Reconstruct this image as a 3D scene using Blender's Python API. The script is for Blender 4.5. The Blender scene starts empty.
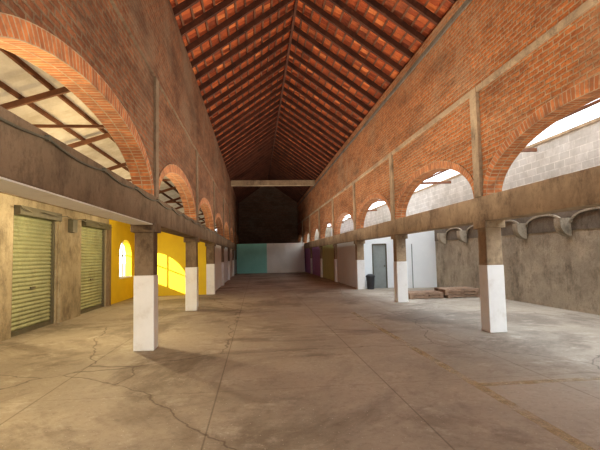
import bpy, math, random
from mathutils import Vector, Matrix
random.seed(4)
S=bpy.context.scene
# ------------------------------------------------------------------ materials
class NT:
    def __init__(s,name,rough=0.85):
        s.m=bpy.data.materials.new(name); s.m.use_nodes=True
        s.t=s.m.node_tree; s.b=s.t.nodes['Principled BSDF']; s.b.inputs['Roughness'].default_value=rough
        s.b.inputs['Specular IOR Level'].default_value=0.25
        s.tc=s.t.nodes.new('ShaderNodeTexCoord'); s.co=s.tc.outputs['Object']; s.uv=s.tc.outputs['UV']
    def n(s,t,**k):
        x=s.t.nodes.new(t)
        for a,b in k.items(): setattr(x,a,b)
        return x
    def l(s,a,b): s.t.links.new(a,b)
    def noise(s,scale,detail=5,rough=.6,vec=None,lo=.35,hi=.65,stretch=None,dist=0):
        n=s.n('ShaderNodeTexNoise'); n.inputs['Scale'].default_value=scale; n.inputs['Detail'].default_value=detail
        n.inputs['Roughness'].default_value=rough; n.inputs['Distortion'].default_value=dist
        v=vec or s.co
        if stretch:
            mp=s.n('ShaderNodeMapping'); mp.inputs['Scale'].default_value=stretch; s.l(v,mp.inputs['Vector']); v=mp.outputs[0]
        s.l(v,n.inputs['Vector'])
        return s.mapr(n.outputs['Fac'],lo,hi,0,1)
    def mapr(s,v,a,b,c,d):
        r=s.n('ShaderNodeMapRange'); r.inputs[1].default_value=a;r.inputs[2].default_value=b;r.inputs[3].default_value=c;r.inputs[4].default_value=d
        s.l(v,r.inputs[0]); return r.outputs[0]
    def math(s,op,a,b=None):
        m=s.n('ShaderNodeMath',operation=op)
        for i,v in enumerate((a,b)):
            if v is None: continue
            if isinstance(v,(int,float)): m.inputs[i].default_value=v
            else: s.l(v,m.inputs[i])
        return m.outputs[0]
    def mix(s,f,a,b,blend='MIX'):
        m=s.n('ShaderNodeMix',data_type='RGBA',blend_type=blend)
        for i,v in ((0,f),(6,a),(7,b)):
            if isinstance(v,(int,float)): m.inputs[i].default_value=v
            elif isinstance(v,tuple): m.inputs[i].default_value=(*v,1) if len(v)==3 else v
            else: s.l(v,m.inputs[i])
        return m.outputs[2]
    def color(s,c):
        if isinstance(c,tuple): s.b.inputs['Base Color'].default_value=(*c,1)
        else: s.l(c,s.b.inputs['Base Color'])
    def bump(s,h,st=.4,d=.02):
        b=s.n('ShaderNodeBump'); b.inputs['Strength'].default_value=st; b.inputs['Distance'].default_value=d
        s.l(h,b.inputs['Height']); s.l(b.outputs[0],s.b.inputs['Normal'])
    def sep(s,v=None):
        x=s.n('ShaderNodeSeparateXYZ'); s.l(v or s.co,x.inputs[0]); return x.outputs
    def comb(s,a,b,c=0):
        x=s.n('ShaderNodeCombineXYZ')
        for i,v in enumerate((a,b,c)):
            if isinstance(v,(int,float)): x.inputs[i].default_value=v
            else: s.l(v,x.inputs[i])
        return x.outputs[0]

def mottled(name,a,b,scale=1.5,rough=.85,c=None,bump=.3):
    m=NT(name,rough); f=m.noise(scale,8,.65); col=m.mix(f,a,b)
    if c:
        col=m.mix(m.math('MULTIPLY',m.noise(scale*2,6,.7,lo=.55,hi=.8),.5),col,c)
    m.color(col); m.bump(m.noise(scale*12,6,.7,lo=.2,hi=.8),bump,.01); return m.m
def streaky(name,a,b,c,rough=.9):
    m=NT(name,rough); f=m.noise(1.3,8,.65); col=m.mix(f,a,b)
    col=m.mix(m.math('MULTIPLY',m.noise(1.3,10,.8,lo=.49,hi=.66,stretch=(1.3,1.3,.8)),.85),col,c)
    col=m.mix(m.math('MULTIPLY',m.noise(11,6,.8,lo=.52,hi=.72),.5),col,c)
    m.color(col); m.bump(m.noise(14,6,.7,lo=.2,hi=.8),.6,.015); return m.m

def brick(name,c1,c2,mort,plaster,pl_amt=.5,hs=.25,vs=.088,mw=.016,grime=.75):
    m=NT(name,.92); o=m.sep(); v=m.comb(o[1],o[2])
    n=m.n('ShaderNodeTexNoise'); n.inputs['Scale'].default_value=2.2; m.l(m.co,n.inputs[0])
    vm=m.n('ShaderNodeVectorMath',operation='MULTIPLY_ADD'); m.l(n.outputs['Color'],vm.inputs[0]); vm.inputs[1].default_value=(.04,.06,0); m.l(v,vm.inputs[2])
    b=m.n('ShaderNodeTexBrick'); m.l(vm.outputs[0],b.inputs['Vector'])
    b.inputs['Scale'].default_value=1; b.inputs['Brick Width'].default_value=hs; b.inputs['Row Height'].default_value=vs
    b.inputs['Mortar Size'].default_value=mw; b.inputs['Mortar Smooth'].default_value=.3; b.inputs['Bias'].default_value=0
    b.inputs['Color1'].default_value=(*c1,1); b.inputs['Color2'].default_value=(*c2,1); b.inputs['Mortar'].default_value=(*mort,1)
    col=m.mix(m.math('MULTIPLY',m.noise(7,5,.75,lo=.38,hi=.72),.7),b.outputs['Color'],(c1[0]*.3,c1[1]*.33,c1[2]*.4))
    up=m.mapr(o[2],4.6,5.2,0.6,1.15)
    f=m.noise(.45,10,.78,lo=.48,hi=.60); col=m.mix(m.math('MULTIPLY',m.math('MULTIPLY',f,up),pl_amt),col,plaster)
    f2=m.noise(.9,9,.75,lo=.47,hi=.66,stretch=(1,.5,2)); col=m.mix(m.math('MULTIPLY',f2,grime),col,(.10,.055,.035))
    m.color(col)
    h=m.math('SUBTRACT',1,b.outputs['Fac']); h2=m.math('ADD',h,m.math('MULTIPLY',m.noise(20,4),.5))
    m.bump(h2,.85,.025); return m.m

M={}
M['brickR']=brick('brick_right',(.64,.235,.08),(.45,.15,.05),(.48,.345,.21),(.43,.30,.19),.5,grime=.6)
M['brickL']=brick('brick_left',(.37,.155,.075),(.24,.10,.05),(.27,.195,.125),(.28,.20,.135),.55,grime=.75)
M['brickEnd']=brick('brick_dark',(.30,.15,.09),(.22,.11,.07),(.2,.15,.11),(.2,.16,.12),.5)
def ringmat():
    m=NT('brick_arch_ring',.9); b=m.n('ShaderNodeTexBrick'); m.l(m.uv,b.inputs['Vector'])
    b.offset=0.0
    b.inputs['Scale'].default_value=1; b.inputs['Brick Width'].default_value=.085; b.inputs['Row Height'].default_value=.19
    b.inputs['Mortar Size'].default_value=.011; b.inputs['Color1'].default_value=(.66,.26,.10,1); b.inputs['Color2'].default_value=(.42,.15,.06,1)
    b.inputs['Mortar'].default_value=(.50,.37,.24,1)
    m.color(m.mix(m.noise(6,5,.7,lo=.4,hi=.75),b.outputs['Color'],(.24,.12,.07))); m.bump(m.math('SUBTRACT',1,b.outputs['Fac']),.8,.02); return m.m
M['ring']=ringmat()
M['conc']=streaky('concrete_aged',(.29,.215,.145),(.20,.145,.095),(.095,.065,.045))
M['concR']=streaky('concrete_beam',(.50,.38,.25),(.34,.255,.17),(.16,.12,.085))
M['concD']=streaky('concrete_dark',(.24,.205,.165),(.15,.13,.105),(.07,.06,.05))
M['white']=mottled('whitewash',(.86,.85,.82),(.79,.775,.74),2,.7,(.6,.55,.48),.2)
M['whiteb']=mottled('white_partition_paint',(.80,.83,.84),(.74,.78,.80),1,.6)
M['plL']=streaky('plaster_left',(.46,.39,.28),(.34,.29,.205),(.17,.14,.10))
M['plR']=streaky('plaster_right',(.50,.44,.345),(.34,.30,.235),(.15,.13,.10))
M['yellow']=mottled('yellow_paint',(.82,.60,.04),(.72,.51,.04),1,.7)
M['teal']=mottled('teal_paint',(.36,.72,.62),(.31,.66,.57),1,.6)
M['cream']=mottled('cream_paint',(.88,.84,.75),(.80,.76,.67),1,.6)
M['purple']=mottled('purple_paint',(.60,.32,.68),(.53,.27,.60),1,.6)
M['lime']=mottled('lime_paint',(.66,.70,.34),(.58,.62,.28),1,.6)
M['wood']=streaky('timber_dark',(.13,.052,.03),(.08,.033,.02),(.045,.022,.016))
M['woodm']=streaky('timber_batten',(.22,.10,.055),(.15,.07,.04),(.08,.04,.025))
M['pallet']=streaky('pallet_wood',(.46,.32,.23),(.34,.24,.17),(.2,.14,.10))
M['metal']=mottled('galvanised_door',(.30,.33,.32),(.25,.27,.26),2,.5)
M['bin']=mottled('dark_plastic',(.07,.075,.08),(.05,.05,.055),2,.5)
M['shutter']=streaky('shutter_metal',(.42,.44,.27),(.34,.36,.22),(.25,.245,.15),.55)
M['rail']=mottled('rail_metal',(.16,.15,.11),(.12,.11,.08),3,.5)
M['steel']=mottled('rusted_steel',(.24,.11,.06),(.15,.075,.05),4,.7)
def block():
    m=NT('block_wall',.9); o=m.sep(); b=m.n('ShaderNodeTexBrick'); m.l(m.comb(o[1],o[2]),b.inputs['Vector'])
    b.inputs['Scale'].default_value=1; b.inputs['Brick Width'].default_value=.4; b.inputs['Row Height'].default_value=.2; b.inputs['Mortar Size'].default_value=.014
    b.inputs['Color1'].default_value=(.60,.58,.54,1); b.inputs['Color2'].default_value=(.47,.455,.42,1); b.inputs['Mortar'].default_value=(.68,.66,.61,1)
    m.color(m.mix(m.noise(2,8,.75,lo=.4,hi=.65),b.outputs['Color'],(.42,.40,.36))); m.bump(m.math('SUBTRACT',1,b.outputs['Fac']),.5,.01); return m.m
M['block']=block()
def tiles():
    m=NT('clay_tiles',.85); o=m.sep(m.uv)
    fl=m.comb(m.math('FLOOR',o[0]),m.math('FLOOR',o[1]))
    w=m.n('ShaderNodeTexWhiteNoise',noise_dimensions='2D'); m.l(fl,w.inputs['Vector'])
    r=m.n('ShaderNodeValToRGB'); m.l(w.outputs['Value'],r.inputs[0])
    e=r.color_ramp.elements; e[0].color=(.22,.055,.025,1); e[1].color=(.72,.25,.085,1)
    x=e.new(.45); x.color=(.42,.105,.038,1)
    x=e.new(.85); x.color=(.52,.145,.05,1)
    col=m.mix(m.math('MULTIPLY',m.noise(1.2,8,.75,lo=.45,hi=.68),.8),r.outputs[0],(.19,.07,.04))
    m.color(col); m.bump(m.noise(25,4),.3,.01); return m.m
M['tiles']=tiles()
def sheet():
    m=NT('fibre_cement_sheet',.8)
    col=m.mix(m.noise(1.2,6,.7),(.60,.52,.39),(.40,.33,.23))
    m.color(col)
    tr=m.n('ShaderNodeBsdfTranslucent'); m.l(col,tr.inputs['Color'])
    mx=m.n('ShaderNodeMixShader'); mx.inputs[0].default_value=.09
    out=m.t.nodes['Material Output']; m.l(m.b.outputs[0],mx.inputs[1]); m.l(tr.outputs[0],mx.inputs[2]); m.l(mx.outputs[0],out.inputs[0]); return m.m
M['sheet']=sheet()
def floormat():
    m=NT('floor_concrete',.75); m.b.inputs['Specular IOR Level'].default_value=.2
    col=m.mix(m.noise(.35,8,.65,lo=.38,hi=.62),(.45,.395,.32),(.335,.295,.24))
    col=m.mix(m.math('MULTIPLY',m.noise(.30,7,.68,lo=.50,hi=.60,dist=.8),.7),col,(.185,.155,.125))
    col=m.mix(m.math('MULTIPLY',m.noise(.8,8,.72,lo=.54,hi=.64,dist=.5),.5),col,(.20,.165,.13))
    col=m.mix(m.math('MULTIPLY',m.noise(1.6,9,.75,lo=.54,hi=.68),.6),col,(.58,.53,.45))
    col=m.mix(m.math('MULTIPLY',m.noise(14,8,.8,lo=.5,hi=.74),.5),col,(.16,.13,.105))
    col=m.mix(m.noise(45,3,.6,lo=.67,hi=.71),col,(.76,.73,.66))
    n=m.n('ShaderNodeTexNoise'); n.inputs['Scale'].default_value=1.3; n.inputs['Detail'].default_value=6; m.l(m.co,n.inputs[0])
    vm=m.n('ShaderNodeVectorMath',operation='MULTIPLY_ADD'); m.l(n.outputs['Color'],vm.inputs[0]); vm.inputs[1].default_value=(.6,.6,0); m.l(m.co,vm.inputs[2])
    v=m.n('ShaderNodeTexVoronoi',feature='DISTANCE_TO_EDGE'); v.inputs['Scale'].default_value=.22; m.l(vm.outputs[0],v.inputs['Vector'])
    cr=m.mapr(v.outputs['Distance'],0,.0035,.65,0)
    col=m.mix(cr,col,(.09,.07,.055))
    o=m.sep()
    j=m.math('ABSOLUTE',m.math('SUBTRACT',m.math('FRACT',m.math('DIVIDE',m.math('ADD',o[0],22.0),2.05)),.5))
    jl=m.mapr(j,.0,.006,.6,0); col=m.mix(jl,col,(.10,.08,.06))
    j2=m.math('ABSOLUTE',m.math('SUBTRACT',m.math('FRACT',m.math('DIVIDE',m.math('ADD',o[1],20.0),5.65)),.5))
    col=m.mix(m.mapr(j2,0,.003,.3,0),col,(.13,.095,.07))
    m.color(col)
    r=m.mapr(m.noise(.8,6,.7),0,1,.65,.9); m.l(r,m.b.inputs['Roughness'])
    m.bump(m.noise(9,8,.75,lo=.2,hi=.8),.35,.012); return m.m
M['floor']=floormat()
def paintline():
    m=NT('faded_yellow_line',.7); m.color((.58,.43,.18))
    tr=m.n('ShaderNodeBsdfTransparent'); mx=m.n('ShaderNodeMixShader'); f=m.noise(1.5,9,.85,lo=.42,hi=.7)
    m.l(m.math('MULTIPLY',f,.45),mx.inputs[0]); m.l(tr.outputs[0],mx.inputs[1]); m.l(m.b.outputs[0],mx.inputs[2]); m.l(mx.outputs[0],m.t.nodes['Material Output'].inputs[0]); return m.m
M['line']=paintline()
M['ground']=mottled('outside_ground',(.45,.40,.32),(.38,.34,.27),.4)

# ------------------------------------------------------------------ geometry
class B:
    def __init__(s): s.v=[];s.f=[];s.mi=[];s.uv=[];s.mats=[]
    def mat(s,k):
        m=M[k]
        if m not in s.mats: s.mats.append(m)
        return s.mats.index(m)
    def face(s,pts,k,uvs=None):
        i=len(s.v); s.v+= [tuple(p) for p in pts]; s.f.append(tuple(range(i,i+len(pts)))); s.mi.append(s.mat(k)); s.uv.append(uvs or [(0,0)]*len(pts))
    def box(s,x0,x1,y0,y1,z0,z1,k):
        i=len(s.v)
        s.v+=[(x0,y0,z0),(x1,y0,z0),(x1,y1,z0),(x0,y1,z0),(x0,y0,z1),(x1,y0,z1),(x1,y1,z1),(x0,y1,z1)]
        for f in ((0,3,2,1),(4,5,6,7),(0,1,5,4),(1,2,6,5),(2,3,7,6),(3,0,4,7)):
            s.f.append(tuple(i+a for a in f)); s.mi.append(s.mat(k)); s.uv.append([(0,0)]*4)
    def bar(s,p,q,w,h,k,up=Vector((0,0,1))):
        p=Vector(p);q=Vector(q);d=(q-p).normalized(); a=d.cross(up).normalized()*w/2; b=a.cross(d).normalized()*h/2
        i=len(s.v)
        for c in (p,q):
            s.v+=[tuple(c-a-b),tuple(c+a-b),tuple(c+a+b),tuple(c-a+b)]
        for f in ((0,3,2,1),(4,5,6,7),(0,1,5,4),(1,2,6,5),(2,3,7,6),(3,0,4,7)):
            s.f.append(tuple(i+a_ for a_ in f)); s.mi.append(s.mat(k)); s.uv.append([(0,0)]*4)
    def obj(s,name,bevel=0,smooth=False):
        me=bpy.data.meshes.new(name); me.from_pydata(s.v,[],s.f)
        for m in s.mats: me.materials.append(m)
        me.polygons.foreach_set('material_index',s.mi)
        u=me.uv_layers.new(name='UVMap'); flat=[c for f in s.uv for t in f for c in t]; u.data.foreach_set('uv',flat)
        if smooth: me.polygons.foreach_set('use_smooth',[True]*len(s.f))
        me.update(); o=bpy.data.objects.new(name,me); S.collection.objects.link(o)
        if bevel:
            b=o.modifiers.new('bevel','BEVEL'); b.width=bevel; b.segments=2; b.limit_method='ANGLE'
        return o

XL,XR=-1.96,4.72
YL=[8.15+5.65*k for k in range(-3,8)]
YR=[8.5+5.65*k for k in range(-3,8)]
Y0,Y1=-7.0,47.6
BB,BT=2.2,2.7     # beam bottom/top
WT=7.25; RID=9.65; XC=(XL+XR)/2
LED=4.85
TH=.15

def arcade(name,xc,ys,mat,side,cmat,under,AR):
    b=B(); x0,x1=xc-TH,xc+TH
    ys2=[y for y in ys]
    inner=x1 if side<0 else x0
    rings=B()
    for i in range(len(ys2)-1):
        a0=ys2[i]+.24; a1=ys2[i+1]-.24; c=(a0+a1)/2; a=(a1-a0)/2; N=40
        for (p,q) in ((ys2[i],a0),(a1,ys2[i+1])):
            for x in (x0,x1): b.face([(x,p,BT),(x,q,BT),(x,q,WT),(x,p,WT)],mat)
        pts=[(c-a*math.cos(math.pi*k/N), BT+AR*math.sin(math.pi*k/N)) for k in range(N+1)]
        for k in range(N):
            (p,zp),(q,zq)=pts[k],pts[k+1]
            for x in (x0,x1): b.face([(x,p,zp),(x,q,zq),(x,q,WT),(x,p,WT)],mat)
            b.face([(x0,p,zp),(x1,p,zp),(x1,q,zq),(x0,q,zq)],mat)
        L=0; t=.18
        out=[(c-(a+t*.8)*math.cos(math.pi*k/N), BT+(AR+t)*math.sin(math.pi*k/N)) for k in range(N+1)]
        ins=[(c-(a-.02)*math.cos(math.pi*k/N), BT+(AR-.02)*math.sin(math.pi*k/N)) for k in range(N+1)]
        r0,r1=x0-.012,x1+.012
        for k in range(N):
            d=math.dist(ins[k],ins[k+1]); u0,u1=L,L+d; L+=d
            P,Q,Ro,So=ins[k],ins[k+1],out[k+1],out[k]
            for x in (r0,r1):
                rings.face([(x,*P),(x,*Q),(x,*Ro),(x,*So)],'ring',[(u0,0),(u1,0),(u1,.19),(u0,.19)])
            rings.face([(r0,*P),(r1,*P),(r1,*Q),(r0,*Q)],'ring',[(u0,0),(u0,.38),(u1,.38),(u1,0)])
            rings.face([(r0,*So),(r1,*So),(r1,*Ro),(r0,*Ro)],'ring')
    b.box(x0,x1,ys2[0],ys2[-1],WT-.02,WT,mat)
    o=b.obj(name)
    r=rings.obj('brick_arch_trim'); r.parent=o
    t=B(); w=.18
    t.box(xc-w,xc+w,ys2[0],ys2[-1],BB,BT,cmat)
    if under: t.box(xc-w+.01,xc+w-.01,ys2[0],YL[3]-.2,BB-.015,BB+.02,'white')
    for y in ys2:
        if side<0: t.box(inner-.02,inner+.05,y-.11,y+.11,BT,LED+.05,cmat)
        else: t.box(inner-.07,inner+.02,y-.13,y+.13,BT,LED+.1,cmat)
        t.box(xc-.21,xc+.21,y-.24,y+.24,BB-.14,BB+.02,cmat)
    if side<0: t.box(inner-.02,inner+.04,ys2[0],ys2[-1],LED+.05,LED+.12,mat)
    else:
        t.box(inner-.05,inner+.02,ys2[0],ys2[-1],LED,LED+.12,'concR')
        t.box(inner-.035,inner+.02,ys2[0],ys2[-1],WT-.42,WT-.3,'concD')
    t=t.obj('concrete_beam',bevel=.006); t.parent=o
    if side<0:
        # sagging electrical conduit clipped along the beam
        c=B(); x=xc+.205; y=ys2[0]
        while y<30:
            for q in range(6):
                f0,f1=q/6,(q+1)/6
                c.bar((x,y+1.41*f0,2.64-.05*math.sin(math.pi*f0)),(x,y+1.41*f1,2.64-.05*math.sin(math.pi*f1)),.018,.018,'rail')
            c.box(x-.03,x+.012,y-.02,y+.02,2.62,2.67,'rail'); y+=1.4125
        c=c.obj('beam_cable'); c.parent=o
    return o
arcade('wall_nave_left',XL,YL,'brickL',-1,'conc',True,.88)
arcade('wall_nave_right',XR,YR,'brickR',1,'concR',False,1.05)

def pillar(xc,y,zw,cm):
    b=B(); w=.175
    b.box(xc-w,xc+w,y-w,y+w,0,zw,'white'); b.box(xc-w+.012,xc+w-.012,y-w+.012,y+w-.012,zw,BB-.12,cm)
    b.obj('pillar',bevel=.012)
for y in YL: pillar(XL,y,1.3,'conc')
for y in YR: pillar(XR,y,1.32,'concR')

b=B(); b.face([(-5.25,Y0,0),(8.35,Y0,0),(8.35,Y1,0),(-5.25,Y1,0)],'floor'); b.obj('floor')
b=B(); b.face([(-90,-90,-.06),(90,-90,-.06),(90,140,-.06),(-90,140,-.06)],'ground'); b.obj('ground')
b=B(); b.box(2.55,2.67,3.0,12,.0005,.004,'line'); b.box(2.67,4.5,5.1,5.22,.0005,.004,'line'); b.obj('floor_marking_line')

XW=-5.1
EV=4.25
def seg(parts):
    b=B()
    for p in parts: b.box(*p)
    b.obj('wall_left')
seg([(XW-.25,XW,Y0,9.85,0,2.8,'plL')])
seg([(XW-.25,XW,11.9,13.5,0,2.8,'plL'),(XW,XW+.06,12.0,13.35,0,2.8,'plL')])
seg([(XW-.25,XW,15.65,15.95,0,2.8,'plL'),(XW,XW+.1,15.7,15.9,0,2.8,'conc')])
seg([(XW-.25,XW,Y0,15.95,2.8,EV,'plL'),(XW,XW+.05,Y0,15.6,2.98,3.15,'conc'),(XW-.25,XW,15.95,19.3,2.8,EV,'yellow')])
seg([(XW-.25,XW,19.3,Y1,0,EV,'plL')])
b=B()
def wl(y0,y1,z0,z1,k='yellow'): b.box(XW-.25,XW,y0,y1,z0,z1,k)
wl(15.95,17.15,0,2.8); wl(17.15,18.75,0,.9); wl(17.15,18.75,2.35,2.8); wl(18.75,19.3,0,2.8)
N=16; c=17.95; a=.8
for k in range(N):
    t0,t1=math.pi*k/N,math.pi*(k+1)/N
    p=(c-a*math.cos(t0),1.75+.6*math.sin(t0)); q=(c-a*math.cos(t1),1.75+.6*math.sin(t1))
    for x in (XW,XW-.25): b.face([(x,*p),(x,*q),(x,q[0],2.36),(x,p[0],2.36)],'yellow')
    b.face([(XW,*p),(XW-.25,*p),(XW-.25,*q),(XW,*q)],'yellow')
b.obj('wall_left')
b=B()
b.box(XW-.14,XW-.1,17.93,17.97,.9,2.33,'rail')
b.box(XW-.14,XW-.1,17.15,18.75,1.7,1.74,'rail'); b.box(XW-.2,XW+.04,17.1,18.8,.85,.9,'white'); b.obj('window_1')
def shutter(y0,y1):
    b=B(); n=30; H=2.79; per=H/n; y0+=.01; y1-=.01
    prof=[]
    for i in range(n):
        for k in range(4):
            t=k/4; prof.append((XW-.12+.03*math.sin(math.pi*t), (i+t)*per))
    prof.append((XW-.12,H))
    for (xa,za),(xb,zb) in zip(prof,prof[1:]):
        b.face([(xa,y0,za),(xa,y1,za),(xb,y1,zb),(xb,y0,zb)],'shutter')
    for y in (y0+.04,y1-.04): b.box(XW-.14,XW-.04,y-.035,y+.035,0,H,'rail')
    b.box(XW-.15,XW-.06,y0,y1,0,.1,'rail')
    b.box(XW-.1,XW+.13,y0,y1,2.6,2.79,'rail')
    b.box(XW-.09,XW-.06,(y0+y1)/2-.1,(y0+y1)/2+.1,.95,1.0,'rail')
    b.obj('roller_shutter_door')
shutter(9.85,11.9); shutter(13.5,15.65)
b=B()
pts=[(XW+.22,9.7+i*.45,2.74-.08*math.sin(i*1.3)**2) for i in range(14)]
for p,q in zip(pts,pts[1:]): b.bar(p,q,.02,.02,'rail')
b.box(XW+.07,XW+.2,12.4,12.7,2.35,2.7,'rail'); b.obj('electrical_cable')

b=B(); b.box(XW,XL-.18,19.3,19.45,0,3.0,'yellow'); b.box(XW,XL-.18,19.28,19.3,2.9,3.0,'conc'); b.obj('wall_partition_yellow')
b=B()
cols=['cream','whiteb','cream','whiteb','cream']
for i,k in zip(range(5,10),cols): b.box(XL-.06,XL+.04,YL[i]+.18,YL[i+1]-.18,0,BB,k)
b.obj('wall_infill_left')
b=B()
for i,k in zip(range(5,10),['whiteb','lime','purple','purple','purple']):
    b.box(XR-.04,XR+.06,YR[i]+.18,YR[i+1]-.18,0,BB,k)
b.obj('wall_infill_right')
b=B(); yp=41.2
b.box(XL+.18,1.0,yp,yp+.12,0,2.75,'teal'); b.box(1.0,XR-.18,yp,yp+.12,0,2.75,'cream'); b.obj('wall_partition_nave')
b=B(); b.box(XL-.15,XR+.15,Y1,Y1+.25,0,WT,'brickEnd')
for y in (Y1,Y1+.25): b.face([(XL-.15,y,WT),(XR+.15,y,WT),(XC,y,RID)],'brickEnd')
b.box(XW-.2,XL-.15,Y1,Y1+.25,0,4.3,'plL'); b.box(XR+.15,8.4,Y1,Y1+.25,0,4.7,'plR')
b.obj('wall_back')

XO=8.2; HO=4.65
b=B(); b.box(XO,XO+.25,Y0,Y1,0,2.1,'plR'); b.box(XO-.02,XO+.25,Y0,Y1,2.1,2.75,'concD'); b.box(XO,XO+.25,Y0,Y1,2.75,HO,'block')
b.box(XO-.03,XO+.28,Y0,Y1,HO,HO+.08,'concR')
wr=b.obj('wall_right')
b=B()
y=5.1
while y<19.2:
    n=8
    prof=[(0,1.95)]+[(.30*math.sin(k/n*math.pi/2),2.28-.33*math.cos(k/n*math.pi/2)) for k in range(n+1)]+[(.30,2.42),(0,2.42)]
    for s in (-1,1):
        b.face([(XO-.02-p,y+s*.13,z) for p,z in prof],'plR')
    for (p,z),(q,w2) in zip(prof,prof[1:]):
        b.face([(XO-.02-p,y-.13,z),(XO-.02-p,y+.13,z),(XO-.02-q,y+.13,w2),(XO-.02-q,y-.13,w2)],'plR')
    b.face([(XO-.02,y-.13,2.42),(XO-.02,y+.13,2.42),(XO-.32,y+.13,2.42),(XO-.32,y-.13,2.42)],'plR')
    for k in range(10):
        t0,t1=math.pi*k/10,math.pi*(k+1)/10
        p=(XO-.05,y+.95-.8*math.cos(t0),2.3+.28*math.sin(t0)); q=(XO-.05,y+.95-.8*math.cos(t1),2.3+.28*math.sin(t1))
        if y+1.9<19.2: b.bar(p,q,.05,.05,'plR',up=Vector((1,0,0)))
    y+=1.9
ob=b.obj('concrete_bracket'); ob.parent=wr
b=B(); yr=20.0
b.box(XR+.18,5.35,yr,yr+.12,0,2.7,'whiteb'); b.box(5.35,6.05,yr,yr+.12,2.05,2.7,'whiteb'); b.box(6.05,6.5,yr,yr+.12,0,2.7,'whiteb')
b.box(6.5,XO,yr-.5,yr-.38,0,2.95,'whiteb'); b.box(6.5,6.6,yr-.38,yr,0,2.95,'whiteb'); b.box(7.05,7.09,yr-.52,yr-.5,0,2.0,'metal')
b.box(XR+.18,XO,yr,26,2.7,2.8,'whiteb')
b.obj('wall_partition_white')
b=B(); b.box(5.40,6.0,yr+.03,yr+.08,0,1.98,'metal')
for z in (.15,1.05): b.box(5.47,5.93,yr+.015,yr+.03,z,z+.75,'metal')
for x in (5.36,6.0): b.box(x,x+.04,yr-.02,yr+.05,0,2.02,'rail')
b.box(5.36,6.04,yr-.02,yr+.05,1.98,2.03,'rail')
b.box(5.90,5.94,yr-.03,yr+.03,.98,1.05,'rail'); b.obj('door_1')
# small waste bin by the door: tapered body, rim, lid
b=B()
def ringp(r,z,n=16): return [(5.12+r*math.cos(2*math.pi*i/n),19.55+r*math.sin(2*math.pi*i/n),z) for i in range(n)]
R_=[ringp(.15,0),ringp(.19,.55),ringp(.215,.55),ringp(.215,.60),ringp(.19,.62),ringp(.12,.67),ringp(.03,.68)]
for A_,C_ in zip(R_,R_[1:]):
    for i in range(16): b.face([A_[i],A_[(i+1)%16],C_[(i+1)%16],C_[i]],'bin')
b.face(R_[0][::-1],'bin'); b.face(R_[-1],'bin'); b.obj('waste_bin')

def pallet(x,y,z,rot):
    b=B()
    for s in (-.45,0,.45): b.box(-.6,.6,s-.05,s+.05,.02,.08,'pallet')
    for i in range(7):
        c=-.54+i*.18; b.box(c-.06,c+.06,-.5,.5,.08,.10,'pallet')
    for c in (-.54,0,.54): b.box(c-.06,c+.06,-.5,.5,0,.02,'pallet')
    o=b.obj('wooden_pallet'); o.location=(x,y,z); o.rotation_euler=(0,0,rot)
for (x,y,n) in ((5.9,15.4,2),(7.15,15.3,3)):
    for i in range(n): pallet(x+random.uniform(-.06,.06),y+random.uniform(-.05,.05),i*.1015,random.uniform(-.04,.04))

def slope(side):
    b=B(); xe=XL-.35 if side<0 else XR+.35
    half=XC-XL; k=(RID-WT)/half
    L=math.hypot(half+.35,(half+.35)*k); ang=math.atan(k)
    dirx=1 if side<0 else -1
    rows=int(round(L/.32)); rl=L/rows; tw=.2; nu=6
    ncol=int((Y1+.4-Y0)/tw)
    nx,nz=-dirx*math.sin(ang),math.cos(ang)
    ze=RID-(half+.35)*k+.16
    for r in range(rows):
        grid=[]
        for s,off in ((r*rl-.03,.035),((r+1)*rl,0.0)):
            row=[]
            for i in range(ncol*nu+1):
                ph=(i%nu)/nu; h=.05*math.sin(math.pi*ph)+off
                x=xe+dirx*s*math.cos(ang)+nx*h; z=ze+s*math.sin(ang)+nz*h
                row.append((x,Y0+i*tw/nu,z))
            grid.append(row)
        base=len(b.v); n=len(grid[0]); b.v+=grid[0]+grid[1]; mi=b.mat('tiles')
        for i in range(n-1):
            b.f.append((base+i,base+i+1,base+n+i+1,base+n+i)); b.mi.append(mi)
            u0,u1=i/nu+.001,(i+1)/nu-.001; b.uv.append([(u0,r+.1),(u1,r+.1),(u1,r+.9),(u0,r+.9)])
    return b,ang,dirx,half,k
for side,nm in ((-1,'left'),(1,'right')):
    b,ang,dirx,half,k=slope(side); o=b.obj('ceiling_tiles_'+nm)
b=B(); n=8
pr=[(XC+.2*math.cos(math.pi*i/n),RID+.13+.16*math.sin(math.pi*i/n)) for i in range(n+1)]
for (xa,za),(xb,zb) in zip(pr,pr[1:]): b.face([(xa,Y0,za),(xa,Y1+.4,za),(xb,Y1+.4,zb),(xb,Y0,zb)],'tiles')
b.obj('ceiling_ridge_cap')
t=B()
for dirx,xw in ((1,XL),(-1,XR)):
    n=Vector((-dirx*math.sin(ang),0,math.cos(ang)))
    y=Y0+.1
    while y<Y1:
        t.bar(Vector((xw-dirx*.2,y,WT-.2*k)),Vector((XC,y,RID)),.095,.16,'wood',up=n); y+=.95
    s=0.0; Ls=math.hypot(half,half*k)
    while s<Ls-.05:
        p=Vector((xw+dirx*s*math.cos(ang),Y0,WT+s*math.sin(ang)))+n*.1
        t.bar(p,p+Vector((0,Y1-Y0,0)),.055,.035,'woodm',up=n); s+=.32
    t.bar((xw,Y0,WT-.02),(xw,Y1,WT-.02),.16,.16,'wood')
t.bar((XC,Y0,RID-.06),(XC,Y1,RID-.06),.08,.2,'wood')
o=t.obj('ceiling_timber_frame')
b=B(); b.box(XL+.15,XR-.15,33.2,33.6,WT-.32,WT+.08,'concR'); b.obj('concrete_tie_beam')

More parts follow.
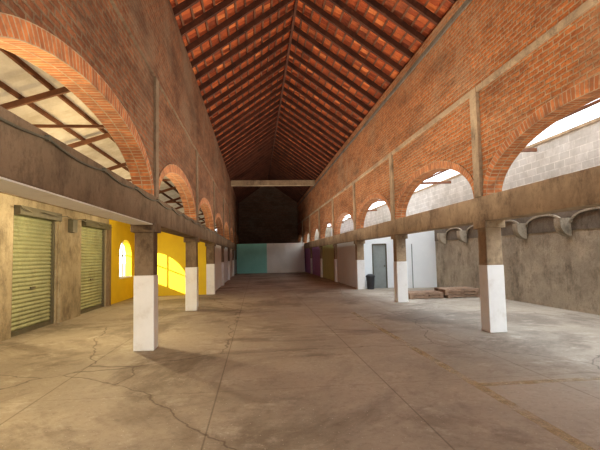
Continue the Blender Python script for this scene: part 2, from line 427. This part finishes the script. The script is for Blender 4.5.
b=B(); x0,z0,x1,z1=XW-.3,4.2,XL-.15,5.3
n=int((Y1-Y0)/.18)*4
pr=[]
for i in range(n+1):
    pr.append((Y0+i*.045,.035*math.sin(2*math.pi*i/4)))
for (ya,ha),(yb,hb) in zip(pr,pr[1:]):
    b.face([(x0,ya,z0+ha),(x0,yb,z0+hb),(x1,yb,z1+hb),(x1,ya,z1+ha)],'sheet')
b.obj('ceiling_aisle_left')
b=B()
for s in (.06,.22,.38,.54,.70,.86):
    x=x0+(x1-x0)*s; z=z0+(z1-z0)*s-.1; b.bar((x,Y0,z),(x,Y1,z),.05,.08,'woodm')
for y in YL:
    for dy in (0,5.65/2):
        b.bar((XW,y+dy,4.12),(XL-.15,y+dy,5.08),.06,.1,'steel')
        if dy==0: b.bar((XW,y+dy,4.0),(XL-.15,y+dy,4.0),.05,.05,'steel'); b.bar((-3.5,y+dy,4.0),(-3.5,y+dy,4.75),.04,.04,'steel')
b.obj('steel_roof_truss')
b=B()
for y in YR: b.bar((XR+.2,y-2.3,4.4),(XO-.06,y-2.3,4.5),.07,.1,'steel')
b.bar((6.9,Y0+1,4.56),(6.9,Y1-1,4.56),.05,.06,'steel')
b.obj('steel_rafter')

# ------------------------------------------------------------------ light
w=bpy.data.worlds.new('World'); S.world=w; w.use_nodes=True; nt=w.node_tree; bg=nt.nodes['Background']
bg.inputs[0].default_value=(.86,.93,1.0,1); bg.inputs[1].default_value=2.4
sd=bpy.data.lights.new('sun','SUN'); sd.energy=8; sd.angle=.01; sd.color=(1,.86,.62); so=bpy.data.objects.new('sun',sd); S.collection.objects.link(so)
so.rotation_euler=Vector((.6,.55,-.25)).to_track_quat('-Z','Y').to_euler()
def add_nave_fill(y,e):  # added fill facing up to brighten roof and walls; no lamp fixture exists here
    d=bpy.data.lights.new('nave_fill','AREA'); d.shape='RECTANGLE'; d.size=2.5; d.size_y=6; d.energy=e; d.color=(1,.92,.80)
    o=bpy.data.objects.new('nave_fill',d); S.collection.objects.link(o); o.location=(XC,y,1.95); o.rotation_euler=(math.pi,0,0)
for y,e in ((2,155),(10,180),(18,180),(26,160),(34,95)): add_nave_fill(y,e)
for y,e in ((4,110),(9.5,120),(14.5,70),(28,30)):  # added warm point fills for the left aisle, not actual bulbs
    d=bpy.data.lights.new('aisle_fill','POINT'); d.energy=e; d.shadow_soft_size=.04; d.color=(1,.82,.50)
    o=bpy.data.objects.new('aisle_fill',d); S.collection.objects.link(o); o.location=(-3.1,y,2.55)

# ------------------------------------------------------------------ camera
cd=bpy.data.cameras.new('camera'); cam=bpy.data.objects.new('camera',cd); S.collection.objects.link(cam); S.camera=cam
cd.sensor_width=36; cd.lens=440/600*36; cd.clip_end=300; cd.clip_start=.05
Yc=Vector((-44,-31,-440)).normalized(); up=Vector((-.0145,1,0)); up=(up-Yc*up.dot(Yc)).normalized(); Xc=Yc.cross(up)
R=Matrix((Xc,Yc,up)); cam.matrix_world=Matrix.Translation((0,0,1.6))@R.to_4x4()
S.view_settings.view_transform='Standard'; S.view_settings.exposure=.85
try: S.view_settings.look='Medium High Contrast'
except Exception as e: print(e)
